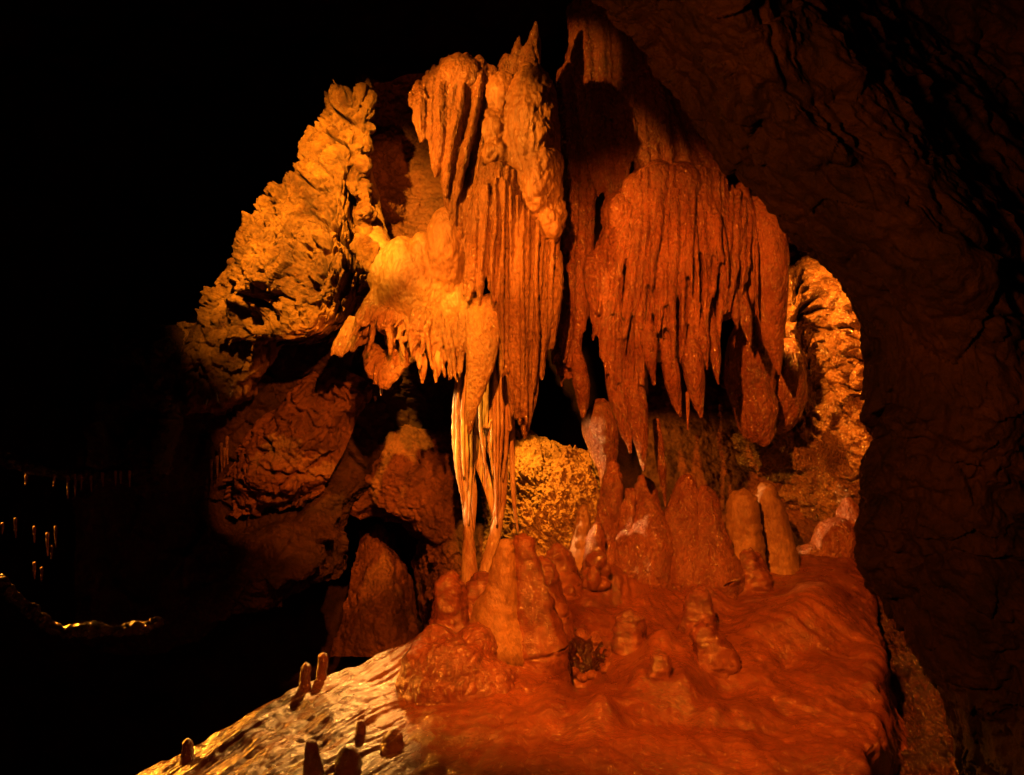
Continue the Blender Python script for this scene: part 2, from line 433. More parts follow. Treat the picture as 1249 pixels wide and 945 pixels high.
# ================================================================== CAVE WALLS
# left bright wall: fractured limestone
A = [[(430,115,10.2),(427,112,9.9),(432,112,9.8),(440,110,9.8),(446,108,9.9),(452,110,10.2)],
     [(408,125,9.6),(402,120,8.75),(420,117,8.55),(434,124,8.5),(449,98,8.6),(458,110,9.6)],
     [(392,168,9.6),(382,170,8.75),(392,162,8.5),(416,160,8.4),(440,155,8.5),(452,160,9.6)],
     [(352,222,9.6),(345,224,8.7),(362,218,8.35),(385,210,8.3),(424,205,8.35),(446,205,9.4)],
     [(312,278,9.8),(302,280,8.8),(322,270,8.3),(358,268,8.15),(412,268,8.2),(452,272,9.2)],
     [(282,334,9.8),(270,336,8.9),(288,330,8.35),(345,328,8.15),(404,322,8.1),(470,318,9.0)],
     [(268,385,9.8),(256,385,9.0),(286,382,8.5),(335,378,8.3),(390,370,8.1),(455,360,9.0)],
     [(248,425,9.8),(238,425,9.1),(282,415,8.5),(330,412,8.35),(384,408,8.25),(435,392,9.0)],
     [(255,440,10.2),(250,440,9.8),(290,430,9.6),(330,428,9.6),(380,424,9.6),(430,410,9.9)]]
net('cave_wall', A, 400, 520, M['limestone'], lambda P: rough(0.22, 1.4, 0.05, 3.6, 0.018)(P)+facet(P,3.2,0.11,1)+facet(P,9,0.035,2)+0.022*bil(P,13,2,99)+0.010*bil(P,32,1,98)+crack(P,2.4,0.22,0.06,1,0.9,0.6)+crack(P,5.5,0.10,0.07,2,-0.5,0.5))
A4 = [[(212,395,9.5),(236,395,8.95),(280,405,8.6),(325,408,8.5),(350,405,9.1)],
      [(200,440,9.5),(222,440,8.9),(268,440,8.65),(318,436,8.6),(342,436,9.2)],
      [(204,475,9.5),(221,475,8.9),(260,474,8.7),(303,464,8.7),(326,458,9.2)],
      [(210,506,9.6),(226,504,8.95),(262,498,8.85),(296,482,8.85),(314,474,9.3)],
      [(214,514,10.0),(230,512,9.8),(262,506,9.8),(300,490,9.8),(318,482,10.0)]]
net('cave_wall', A4, 150, 150, M['limestone'], lambda P: rough(0.12, 1.8, 0.04, 4, 0.018, seed=35)(P)+facet(P,4,0.035,36)+crack(P,3,0.12,0.06,37,0.9,0.6))
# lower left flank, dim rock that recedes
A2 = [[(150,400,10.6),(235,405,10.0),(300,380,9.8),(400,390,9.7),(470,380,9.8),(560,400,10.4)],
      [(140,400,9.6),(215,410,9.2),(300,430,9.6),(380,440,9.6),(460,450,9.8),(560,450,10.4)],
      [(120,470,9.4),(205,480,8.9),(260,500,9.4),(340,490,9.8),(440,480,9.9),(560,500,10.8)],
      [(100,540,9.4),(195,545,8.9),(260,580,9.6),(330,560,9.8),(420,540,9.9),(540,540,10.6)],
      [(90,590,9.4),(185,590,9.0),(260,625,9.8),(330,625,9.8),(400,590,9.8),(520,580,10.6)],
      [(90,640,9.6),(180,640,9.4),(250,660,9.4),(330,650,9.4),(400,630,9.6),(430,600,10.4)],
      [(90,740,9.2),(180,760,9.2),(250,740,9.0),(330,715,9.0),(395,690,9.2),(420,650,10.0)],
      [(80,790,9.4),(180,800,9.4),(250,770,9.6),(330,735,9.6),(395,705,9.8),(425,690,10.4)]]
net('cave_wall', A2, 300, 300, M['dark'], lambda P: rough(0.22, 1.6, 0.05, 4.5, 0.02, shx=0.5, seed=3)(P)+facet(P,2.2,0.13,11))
patch = [[(380,450,9.9),(410,448,9.45),(440,460,9.4),(458,480,9.7)],[(330,500,9.9),(360,495,9.4),(410,500,9.3),(440,505,9.6)],[(285,555,9.9),(310,550,9.4),(350,555,9.25),(420,550,9.6)],[(276,590,9.9),(290,588,9.5),(330,600,9.3),(400,585,9.6)],[(280,630,10.1),(294,626,9.9),(335,626,9.9),(392,610,10.1)]]
net('cave_wall', patch, 120, 140, M['brown'], lambda P: rough(0.10, 2.2, 0.04, 6, 0.018, seed=33)(P)+facet(P,4,0.09,12)+crack(P,3.5,0.1,0.06,38,0.8,0.7))
# back wall of the alcove beside the main drapery
B0 = [[(440,90,8.7),(470,100,9.0),(500,90,9.2),(560,90,9.2)],
      [(440,150,8.5),(465,155,9.2),(500,150,9.5),(560,150,9.4)],
      [(440,210,8.4),(458,215,9.1),(500,210,9.6),(560,210,9.5)],
      [(442,270,8.3),(462,270,8.8),(500,270,9.3),(560,270,9.3)],
      [(450,320,8.15),(470,320,8.4),(510,310,8.5),(570,310,8.6)],
      [(455,380,8.15),(480,380,8.2),(520,370,8.3),(570,380,8.5)]]
net('cave_wall', B0, 130, 240, M['brown'], rough(0.10, 2.5, 0.035, 8, 0.012, kz=2.2, seed=5))
# far back wall closing the chamber
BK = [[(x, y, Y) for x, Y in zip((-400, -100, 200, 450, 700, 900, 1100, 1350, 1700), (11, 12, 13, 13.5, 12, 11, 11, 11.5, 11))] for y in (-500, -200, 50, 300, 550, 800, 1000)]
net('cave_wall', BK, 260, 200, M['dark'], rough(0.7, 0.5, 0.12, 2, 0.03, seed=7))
# reddish rock between the left passage and the column
C0 = [[(440,520,10.6),(470,510,10.4),(510,520,10.3),(560,525,10.4),(600,520,10.6)],
      [(425,570,10.2),(460,560,10.0),(505,570,9.9),(560,570,10.0),(610,570,10.2)],
      [(410,620,10.1),(440,600,10.2),(500,615,9.8),(560,620,9.8),(610,620,10.0)],
      [(505,650,11.2),(518,650,10.2),(530,670,9.8),(570,670,9.6),(620,670,9.8)],
      [(510,720,11.2),(522,720,10.2),(535,730,9.8),(570,730,9.5),(620,740,9.6)],
      [(530,800,11.2),(545,800,10.2),(560,800,9.6),(580,800,9.4),(620,800,9.4)]]
net('cave_wall', C0, 170, 220, M['brown'], lambda P: rough(0.12, 1.8, 0.05, 6, 0.02, seed=9)(P)+facet(P,3,0.09,13))
# leaning rock deep inside the passage
D0 = [[(440,650,11.4),(452,642,11.2),(466,640,11.1),(480,650,11.6)],
      [(430,690,11.2),(450,690,10.9),(475,690,10.9),(496,690,11.6)],
      [(420,740,11.0),(450,740,10.6),(480,740,10.6),(512,740,11.6)],
      [(400,800,10.8),(450,800,10.4),(490,800,10.4),(530,800,11.6)]]
net('cave_wall', D0, 90, 120, M['brown'], rough(0.10, 2, 0.05, 6, 0.02, seed=11))
# popcorn wall behind the column
J = [[(600,515,9.9),(640,520,9.8),(690,540,9.8),(750,545,10.0)],
     [(590,560,9.6),(640,560,9.35),(690,575,9.3),(750,580,9.6)],
     [(590,610,9.5),(640,610,9.2),(690,620,9.1),(750,620,9.4)],
     [(590,660,9.4),(640,660,9.1),(690,660,9.0),(750,660,9.2)],
     [(590,740,9.4),(640,740,9.0),(690,740,9.0),(750,740,9.2)]]
net('cave_wall', J, 240, 300, M['popcorn'], lambda P: rough(0.14, 2, 0.03, 9, 0.03, seed=13)(P)+0.05*bil(stretch(P,1,1,0.45,0.6),16,2,98)+facet(P,5,0.03,14))
# brown wall behind the back stalagmites
G0 = [[(790,440,10.2),(850,440,10.2),(900,440,10.2),(960,470,10.2),(1020,520,10.0)],
      [(790,520,9.9),(850,520,9.9),(900,530,9.9),(960,540,9.9),(1020,570,9.8)],
      [(780,600,9.6),(850,600,9.6),(900,600,9.6),(960,600,9.6),(1030,620,9.5)],
      [(780,660,9.4),(850,660,9.4),(900,660,9.4),(960,660,9.3),(1030,660,9.2)],
      [(780,740,9.3),(850,740,9.3),(900,740,9.3),(960,740,9.2),(1030,740,9.0)]]
net('cave_wall', G0, 170, 180, M['brown'], rough(0.06, 2, 0.025, 7, 0.01, kz=2, seed=15))
# wet sparkling wall on the right, seen under the arch
R0 = [[(900,190,10.2),(955,215,10.0),(1000,230,9.8),(1060,250,9.5),(1120,260,9.0)],
      [(905,260,10.0),(960,285,9.7),(985,290,9.6),(1040,310,9.5),(1120,320,9.0)],
      [(905,320,10.0),(958,340,9.6),(990,350,9.7),(1035,360,9.3),(1120,370,8.8)],
      [(900,380,10.0),(960,400,9.6),(1000,410,9.8),(1040,420,9.2),(1120,430,8.7)],
      [(890,450,9.9),(950,460,9.4),(1000,470,9.9),(1050,480,9.1),(1120,480,8.6)],
      [(890,510,9.8),(940,520,9.2),(1000,525,9.6),(1052,530,9.0),(1120,540,8.5)],
      [(900,550,9.8),(945,555,9.4),(1000,580,9.3),(1050,590,8.9),(1120,600,8.4)],
      [(930,600,9.8),(975,615,9.5),(1010,630,9.2),(1048,640,8.9),(1120,650,8.4)],
      [(960,680,9.9),(990,680,9.6),(1020,680,9.3),(1055,690,8.8),(1120,700,8.3)]]
net('cave_wall', R0, 260, 420, M['wet'], lambda P: rough(0.2, 1.7, 0.04, 4.2, 0.018, seed=17)(P)+facet(P,2.6,0.16,5)+facet(P,7,0.05,6)+0.03*bil(P,13,2,97)+crack(P,2.2,0.2,0.07,5,-1.0,1.2))
# wet gravelly gutter between the mound and the right wall
R1 = [[(1035,640,8.9),(1050,640,8.8),(1062,640,8.6),(1090,650,8.2)],
      [(1045,700,8.8),(1058,700,8.6),(1070,700,8.3),(1110,700,7.8)],
      [(1062,760,8.3),(1085,755,8.0),(1110,760,7.7),(1150,770,7.2)],
      [(1068,830,7.6),(1100,830,7.2),(1135,830,6.9),(1180,830,6.6)],
      [(1060,890,6.9),(1110,890,6.5),(1155,890,6.2),(1210,890,5.9)],
      [(1030,960,6.1),(1090,960,5.8),(1170,960,5.5),(1240,960,5.2)],
      [(1020,1060,5.5),(1090,1060,5.2),(1170,1060,5.0),(1240,1060,4.8)]]
net('gravel_ground', R1, 150, 320, M['gutter'], rough(0.12, 2.4, 0.07, 10, 0.04, seed=19))
# great dark arch of rock in the right foreground
def arch_rows():
    inner = [(700,-120),(735,0),(782,40),(812,100),(862,182),(925,243),(968,288),(1018,345),(1052,430),(1066,520),(1060,590),(1052,650),(1066,705),(1112,790),(1150,868),(1178,950),(1200,1040),(1220,1200)]
    out = []
    for i, (x, y) in enumerate(inner):
        t = i/(len(inner)-1)
        yi = 2.8+0.7*min(1.0, t*1.6)
        # direction of outward (right/up) normal
        nx, ny = (0.75, -0.65) if t < 0.4 else (1.0, -0.1)
        row = []
        for s, dY in ((40, 0.5), (8, 0.2), (0, 0.0), (45, -0.22), (110, -0.4), (175, -0.4), (240, -0.15), (300, 0.35), (380, 1.0), (520, 1.2), (800, 0.7)):
            row.append((x+nx*s, y+ny*s*0.6, yi+dY))
        out.append(row)
    return out
net('cave_wall', arch_rows(), 380, 460, M['arch'], lambda P: rough(0.11, 1.6, 0.03, 5.0, 0.012, shx=0.6, kz=1.5, seed=23)(P)+facet(P,4.5,0.05,15)+facet(P,12,0.012,16)+crack(P,3.5,0.05,0.09,8,0.8,1.6))
# ceiling
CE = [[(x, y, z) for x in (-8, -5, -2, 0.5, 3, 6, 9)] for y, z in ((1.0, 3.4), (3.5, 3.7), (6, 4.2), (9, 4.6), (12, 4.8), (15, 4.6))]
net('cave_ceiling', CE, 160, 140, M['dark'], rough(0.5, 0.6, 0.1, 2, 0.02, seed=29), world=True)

# ================================================================== MAIN FORMATIONS
rnd = random.Random(4)
# --- left flowstone apron below the alcove
ap = thing('flowstone_apron', W(520, 400, 8.2), 'smooth yellow-orange flowstone apron below the alcove, ending in a ragged lip of small bright curtains', 'flowstone')
b = Blob()
b.ell(545, 308, 7.95, 27, 58, 26); b.ell(508, 350, 8.0, 50, 50, 26); b.ell(490, 335, 8.05, 26, 50, 24); b.ell(515, 322, 8.05, 20, 42, 24)
b.ell(552, 360, 8.0, 32, 48, 20); b.ell(478, 375, 8.1, 36, 34, 22)
b.tube([(442,165,8.95,6),(446,225,8.75,13),(454,285,8.45,18),(468,325,8.2,24),(480,360,8.15,26)], 20, 1.2, 30)
b.tube([(480,400,8.1,20),(500,370,8.1,30),(550,330,8.1,20)], 20, 1.0, 30)
b.build('boss', M['flow'], VX, lambda P, N: 0.022*bil(stretch(P, 5, 5, 2.5), 1, 3, 5)+0.008*fbm(P, 20, 3, 2), ap, smooth=10)
b = Blob()
b.curtain([(452,355,8.15),(480,372,8.0),(520,370,7.95),(560,360,7.95),(578,350,8.0)], [(425,425,8.0),(450,402,7.95),(485,418,7.85),(520,440,7.85),(548,452,7.85),(570,430,7.9)], 26, 7, 4.5, rnd, 0.15, 12, 1.2, sway=2)
b.curtain([(458,372,8.05),(490,380,7.95),(530,376,7.9),(574,366,7.9)], [(440,438,8.0),(486,436,7.85),(522,462,7.8),(552,470,7.8),(574,450,7.85)], 16, 3.2, 2.8, rnd, 0.15, 16, 1.4, sway=2)
b.build('upper_curtain', M['flutes'], 0.0095, flute(0.008, 22), ap)
b = Blob()
b.curtain([(452,420,8.3),(475,430,8.2),(500,410,8.15),(520,395,8.1)], [(446,456,8.1),(464,474,8.0),(486,462,8.0),(505,436,8.0)], 14, 7, 6, rnd, 0.15, 5, 1.2, sway=2)
b.build('lower_curtain', M['flutes'], 0.010, flute(0.008, 22), ap)
b = Blob()
b.curtain([(425,385,8.3),(440,390,8.25),(455,400,8.2)], [(400,434,8.2),(420,436,8.2),(440,425,8.15)], 8, 4.5, 3.5, rnd, 0.15, 5, 1.2, sway=2)
b.curtain([(445,370,8.2),(462,380,8.15)], [(428,418,8.1),(452,412,8.05)], 5, 5, 4, rnd, 0.1, 5, 1.5, sway=1)
b.build('side_curtain', M['flutes'], 0.010, flute(0.008, 22), ap)
b = Blob(); rb = random.Random(21)
for k in range(60):
    t = rb.random(); x = 446-9*t+rb.uniform(-8, 6)+(10*max(0, t-0.7)/0.3); y = 112+180*t
    e = rb.uniform(5, 11); b.ell(x, y, 8.5-0.25*t+rb.uniform(-.05, .1), e, e*rb.uniform(0.8, 1.6), e*1.6, 12, rot=rb.uniform(-.6, .6))
b.tube([(449,94,8.5,2),(448,104,8.5,6),(442,125,8.5,9),(436,150,8.5,9)], 10)
tag(b.build('limestone_outcrop', M['limestone'], 0.011, lambda P, N: facet(P, 9, 0.03, 31)+0.012*bil(P, 18, 2, 32), base=W(440, 290, 8.3)), 'knobbly bright yellow outcrop rising to a spike, between left wall and dark alcove', 'rock')
# yellow knob beside the alcove
b = Blob(); b.ell(450, 312, 8.1, 15, 26, 16, rot=-0.3); b.ell(440, 300, 8.1, 10, 16, 12)
tag(b.build('rock_bulge', M['limestone'], 0.012, scaly(0.03, 14), base=W(450, 335, 8.1)), 'bright yellow rock knob on the right edge of the left wall, black shadow beneath it', 'rock')

# --- central flowstone (left drapery)
dr = thing('flowstone_drapery', W(620, 380, 8.0), 'tall orange flowstone cascade left of the dark cleft, tiered domes above long slanting folds', 'flowstone', 'great flowstone draperies')
b = Blob()
b.ell(556, 130, 8.2, 40, 56, 26); b.ell(590, 130, 8.15, 22, 50, 26)
b.curtain([(500,118,8.0),(522,88,8.0),(560,66,8.0),(592,76,8.0),(606,84,8.0)], [(504,166,7.9),(524,196,7.85),(540,250,7.8),(562,300,7.8),(604,290,7.8)], 17, 4.6, 4.0, rnd, 0.12, 24, 1.7)
b.ell(560, 170, 8.15, 26, 50, 20); b.ell(572, 250, 8.15, 20, 60, 20); b.ell(584, 150, 8.06, 22, 84, 20); b.ell(566, 150, 8.04, 22, 70, 20)
b.ell(560, 92, 8.02, 30, 26, 22)
b.build('upper_curtain', M['flutes'], 0.010, flute(0.012, 15), dr)
b = Blob()
b.tube([(654,26,8.1,2.5),(651,50,8.1,9),(645,80,8.1,15),(640,120,8.1,16)], 12); b.tube([(634,44,8.1,2),(630,66,8.1,8),(626,95,8.1,13)], 12)
b.tube([(616,66,8.1,3),(616,80,8.1,10),(612,110,8.1,14)], 12)
b.build('spire', M['flutes'], VX, scaly(0.02, 14, 0.004, 0.5), dr)
b = Blob()
b.ell(649, 165, 7.88, 35, 92, 40); b.ell(657, 222, 7.82, 32, 60, 36); b.ell(669, 268, 7.8, 21, 32, 26)
b.ell(612, 120, 7.98, 20, 34, 24); b.ell(604, 160, 7.94, 24, 30, 24); b.ell(606, 188, 7.86, 22, 18, 22)
b.build('dome', M['flow'], 0.010, lambda P, N: 0.030*bil(stretch(P,7,7,4),1,1,21)+0.020*bil(stretch(P,17,17,10),1,2,22)+0.004*fbm(P,40,2,3), dr, smooth=3)
b = Blob()
b.ell(612, 250, 8.02, 26, 50, 24); b.ell(640, 330, 8.14, 40, 80, 24); b.ell(608, 216, 7.82, 20, 20, 20)
b.curtain([(578,235,7.85),(588,208,7.75),(608,199,7.68),(628,210,7.7),(648,240,7.7),(668,265,7.7),(686,286,7.78)],
          [(564,368,7.75),(580,376,7.7),(600,386,7.7),(614,470,7.7),(632,522,7.7),(648,500,7.75),(670,420,7.85)], 18, 4.6, 4.6, rnd, 0.1, 14, 1.9, sway=1.5)
b.curtain([(600,300,7.8),(640,300,7.75),(690,310,7.85)], [(612,400,7.7),(636,520,7.7),(680,410,7.85)], 6, 5.5, 5.5, rnd, 0.1, 8, 1.8, sway=2)
b.curtain([(584,240,7.72),(610,215,7.58),(640,250,7.6),(684,300,7.7)], [(570,366,7.68),(600,392,7.62),(622,500,7.62),(646,515,7.64),(672,430,7.76)], 15, 2.8, 2.6, rnd, 0.15, 26, 1.8, sway=3)
b.build('lower_curtain', M['flutes'], 0.0095, flute(0.010, 17, 0.14), dr)
b = Blob()
b.curtain([(540,190,8.0),(560,200,7.95),(580,215,7.9)], [(542,285,7.9),(560,300,7.85),(578,330,7.8)], 9, 6, 5, rnd, 0.1, 10)
b.build('side_curtain', M['flutes'], VX, flute(0.01, 20), dr)

# --- dark cleft draperies between the two
cl = thing('flowstone_drapery', W(700, 400, 8.8), 'narrow dark red drapery deep in the cleft between the two great draperies', 'flowstone', 'great flowstone draperies')
b = Blob()
b.ell(705, 230, 8.8, 20, 120, 30); b.ell(705, 150, 8.8, 22, 100, 30)
b.curtain([(684,90,8.7),(700,80,8.6),(722,100,8.6)], [(690,440,8.5),(700,470,8.45),(722,360,8.5)], 9, 10, 8, rnd, 0.1, 20)
b.curtain([(660,250,8.6),(690,240,8.6)], [(668,440,8.6),(684,478,8.55),(706,470,8.5)], 9, 6, 5, rnd, 0.1, 18)
b.build('curtain', M['redflutes'], VX, flute(0.016, 14), cl)

# --- right drapery
rd = thing('flowstone_drapery', W(830, 450, 8.2), 'broad red-orange drapery right of the cleft, a dome spreading into many thin hanging folds', 'flowstone', 'great flowstone draperies')
b = Blob()
b.ell(760, 110, 8.75, 75, 130, 30); b.ell(830, 180, 8.7, 60, 60, 30)
b.curtain([(688,10,8.6),(730,-10,8.5),(775,0,8.4),(800,70,8.35),(860,160,8.3)], [(716,210,8.4),(740,250,8.35),(790,230,8.25),(850,235,8.25),(905,275,8.3)], 26, 6, 6, rnd, 0.12, 12)
b.build('upper_curtain', M['redflutes'], 0.013, flute(0.014, 12), rd)
b = Blob()
b.ell(802, 248, 8.3, 50, 50, 40); b.ell(800, 330, 8.45, 78, 100, 36); b.ell(760, 350, 8.4, 42, 80, 30); b.ell(870, 310, 8.5, 60, 85, 30)
for ex, ey in ((756,262),(778,240),(802,224),(832,226)): b.ell(ex, ey, 8.12, 24, 30, 26)
b.curtain([(735,290,8.15),(745,250,8.1),(770,218,8.0),(802,200,7.95),(838,206,8.0),(868,206,8.1),(900,232,8.15),(925,262,8.2)],
          [(716,395,8.0),(728,440,7.95),(750,500,7.9),(776,525,7.85),(800,450,7.85),(828,465,7.8),(856,465,7.8),(876,430,7.9),(898,390,8.0),(926,395,8.1)], 42, 3.6, 3.4, rnd, 0.14, 34, 1.9, sway=2)
b.curtain([(770,240,7.98),(802,230,7.9),(840,235,7.95),(880,250,8.05)], [(745,430,7.9),(790,440,7.8),(845,430,7.8),(895,370,7.95)], 16, 4.5, 4, rnd, 0.12, 45, 1.5, sway=3)
b.curtain([(722,310,8.1),(735,300,8.05),(750,300,8.0)], [(716,370,8.05),(733,440,7.95),(764,520,7.9)], 9, 7, 5, rnd, 0.1, 10, 1.3, sway=2)
b.build('main_curtain', M['redflutes'], 0.0105, flute(0.010, 20), rd)
b = Blob()
b.tube([(925,240,8.35,12),(938,285,8.25,21),(940,340,8.25,22),(940,390,8.3,19),(946,430,8.35,10),(951,458,8.35,2)], 20, 1.0, 24)
b.tube([(905,225,8.3,8),(914,280,8.2,10),(917,330,8.2,9),(915,370,8.2,5)], 12, 1.0, 20)
b.build('side_lobe', M['redflow'], VX, scaly(0.010, 14, 0.003), rd, smooth=2)

# --- stalactites that hang free of the draperies
def stalactite(pts, label, mat='flutes', flat=1.0, amp=0.010, k=18, seg=28, grp='stalactites hanging from the draperies', name='stalactite'):
    pts = list(pts); a0 = pts[0]
    if 4 < a0[3] < 15: pts[0] = (a0[0], a0[1]-8, a0[2]+0.16, a0[3]*0.45)
    b = Blob(); b.tube(pts, seg, flat, 46)
    p = pts[0]
    return tag(b.build(name, M[mat], None, lambda P, N: amp*bil(stretch(P, k, k, 0.2*k), 1, 2, 4)+0.003*fbm(P, 45, 2, 8), base=W(p[0], p[1], p[2])), label, 'stalactite', grp)
stalactite([(596,368,7.75,20),(592,395,7.72,23),(588,430,7.7,19),(582,462,7.7,14),(577,492,7.7,8),(572,528,7.7,1.5)], 'broad bright yellow blade-shaped stalactite hanging in front of the ribbed column', flat=0.5, amp=0.016, k=9)
stalactite([(640,440,7.8,16),(642,480,7.78,14),(641,505,7.76,9),(640,534,7.75,1.5)], 'thick orange stalactite at the lowest tip of the tall left cascade', flat=0.9)
stalactite([(622,420,7.7,8),(624,460,7.7,6),(624,485,7.7,4),(624,507,7.7,2)], 'slim pale yellow stalactite just right of the broad yellow blade', flat=0.9)
stalactite([(612,330,7.75,8),(604,360,7.7,6),(606,380,7.7,1.5)], 'short stalactite tip casting a pointed shadow on the yellow blade')
for pts, lb in [
  ([(742,440,8.0,12),(752,480,7.95,11),(762,520,7.9,8),(769,552,7.9,1.5)], 'long red stalactite, second lowest of the right drapery, gleaming on its left edge'),
  ([(772,440,7.9,13),(776,490,7.9,13),(781,535,7.85,9),(785,573,7.85,1.5)], 'lowest and longest stalactite of the right drapery'),
  ([(785,380,7.85,12),(792,420,7.82,10),(798,469,7.8,1.5)], 'stalactite above the back stalagmites, ending higher than its left neighbour'),
  ([(808,400,7.85,12),(818,450,7.8,10),(824,485,7.8,7),(830,508,7.8,1.5)], 'red stalactite left of the thin drip straw under the right drapery'),
  ([(838,390,7.85,13),(845,440,7.8,13),(850,480,7.8,9),(855,509,7.8,1.5)], 'stout stalactite right of the thin drip straw under the right drapery'),
  ([(852,370,7.85,9),(858,410,7.82,7),(862,450,7.82,1.2)], 'small stalactite between the stout one and the dark gap of the right drapery'),
  ([(862,370,7.9,10),(870,420,7.88,8),(877,469,7.86,1.2)], 'slender stalactite at the left edge of the black shadow gap'),
  ([(896,340,8.05,9),(908,380,8.02,8),(915,421,8.0,1.2)], 'stalactite just left of the smooth right lobe'),
  ([(890,330,8.05,8),(896,370,8.02,6),(899,402,8.0,1.2)], 'short stalactite over the black shadow gap'),
  ([(700,420,8.4,10),(708,460,8.35,10),(711,490,8.35,7),(711,509,8.3,1.5)], 'flat orange stalactite below the cleft, in front of the dark opening'),
  ([(690,320,8.5,10),(692,380,8.45,9),(690,420,8.4,5),(688,442,8.4,1.2)], 'thin dark red stalactite hanging in the cleft'),
  ([(800,520,8.3,9),(806,560,8.3,6),(809,590,8.3,3),(812,618,8.3,1)], 'thin dark stalactite behind the two lowest tips of the right drapery'),
]: stalactite(pts, lb, 'redflutes', amp=0.012)
stalactite([(839,478,7.85,3),(839,500,7.85,2.2),(839,524,7.85,1)], 'thin drip straw between two stout tips of the right drapery', 'redflow', amp=0.002)
for pts, lb in [
  ([(517,420,7.95,6),(516,445,7.9,5),(515,467,7.9,1.2)], 'small yellow stalactite, left of the pair below the flowstone apron'),
  ([(536,405,7.9,9),(534,435,7.88,8),(532,466,7.86,1.2)], 'larger yellow stalactite of the pair below the flowstone apron'),
  ([(550,430,7.9,5),(549,447,7.9,3),(548,463,7.9,1)], 'thin stalactite right of the yellow pair below the flowstone apron'),
]: stalactite(pts, lb, 'flow')
for i, (x, y0, y1, lb) in enumerate([(466,336,362,'small pale straw under the yellow rock knob'), (471,398,421,'left of two short bright straws in the dark hollow under the apron'), (481,396,421,'right of two short bright straws in the dark hollow under the apron'),
                        (493,405,418,'shortest bright straw in the dark hollow under the apron'), (465,462,482,'tiny straw dripping from the lowest lip of the apron')]):
    stalactite([(x,y0,8.1,2.4),(x,(y0+y1)/2,8.1,2),(x,y1,8.1,1)], lb, 'flow', amp=0.001, seg=12, grp='straws under the flowstone apron', name='soda_straw')

# --- wet lobe and column behind the right drapery
b = Blob(); b.ell(915, 450, 8.8, 32, 66, 24); b.ell(922, 500, 8.75, 26, 42, 24); b.ell(950, 470, 9.1, 34, 60, 34); b.ell(932, 520, 8.75, 14, 26, 14)
tag(b.build('flowstone_boss', M['redflutes'], VX, scaly(0.018, 8), base=W(920, 540, 8.9)), 'wet glistening flowstone boss behind the right drapery, beside the sparkling wall', 'flowstone')
b = Blob(); b.tube([(731,488,8.75,5),(733,502,8.72,19),(733,525,8.7,23),(737,552,8.65,16),(741,585,8.6,8),(742,640,8.6,9)], 26, 1.0, 40)
tag(b.build('stalactite', M['redflutes'], None, lambda P, N: 0.022*bil(stretch(P, 12, 12, 3), 1, 3, 4), base=W(728, 470, 8.7)), 'bulbous red stalactite reaching down to a tall stalagmite, lit bright along its left edge', 'stalactite')

# --- ribbed column
co = thing('column', W(590, 710, 8.3), 'slender broken column of pale ribs standing behind the yellow blade stalactite', 'column')
b = Blob(); rr = random.Random(9)
for i in range(9):
    x = 554+i*2.6; d = rr.uniform(-.08,.08); ye = rr.uniform(575,655)
    b.tube([(x+6,446,8.3+d,1.6),(x+1,485,8.28+d,2.4),(x+rr.uniform(-1,1),530,8.28+d,2.0),(x*0.8+568*0.2+rr.uniform(-1,1),575,8.3+d,1.9),(x*0.4+570*0.6,ye,8.33+d,0.9)], 8, 1.4, 30)
b.tube([(566,575,8.35,3),(569,610,8.35,5),(571,640,8.35,6),(572,670,8.35,8),(573,712,8.35,12)], 18, 1, 50)
b.tube([(566,450,8.42,8),(564,520,8.42,8),(568,600,8.4,5)], 12, 0.6, 20)
b.build('left_shaft', M['wetcol'], None, lambda P, N: 0.010*bil(P, 16, 2, 6), co)
b = Blob()
for i in range(15):
    x = 582+i*3.0; d = rr.uniform(-.09,.07); ye = rr.uniform(540,640)
    b.tube([(x+2,395,8.3+d,1.6),(x,470,8.22+d,2.5),(x+rr.uniform(-1.5,1.5),520,8.22+d,2.1),(x*0.75+608*0.25+rr.uniform(-1.5,1.5),ye-35,8.25+d,1.9),(x*0.6+607*0.4,ye,8.27+d,0.8)], 8, 1.4, 30)
b.tube([(606,440,8.36,13),(608,540,8.36,12),(610,600,8.34,8),(606,640,8.3,7),(598,680,8.3,9),(590,722,8.3,12)], 18, 0.7, 60)
b.build('right_shaft', M['wetcol'], None, lambda P, N: 0.010*bil(P, 16, 2, 7), co)
b = Blob()
for i in range(8):
    x = 569+i*3.2
    b.tube([(x,496+i,8.33,1.6),(x,540,8.33,1.4),(x,562+rr.uniform(-14,30),8.33,0.7)], 8)
b.tube([(566,515,8.4,7),(582,555,8.42,8),(594,590,8.4,6),(602,630,8.36,2)], 12, 0.5, 20)
b.tube([(570,560,8.42,5),(576,600,8.42,6),(578,648,8.4,1)], 12, 0.5, 20)
b.tube([(622,440,8.4,5),(624,520,8.4,4),(626,600,8.4,3),(632,650,8.4,1)], 12, 0.8, 24)
b.build('rib_fringe', M['wetcol'], None, None, co)

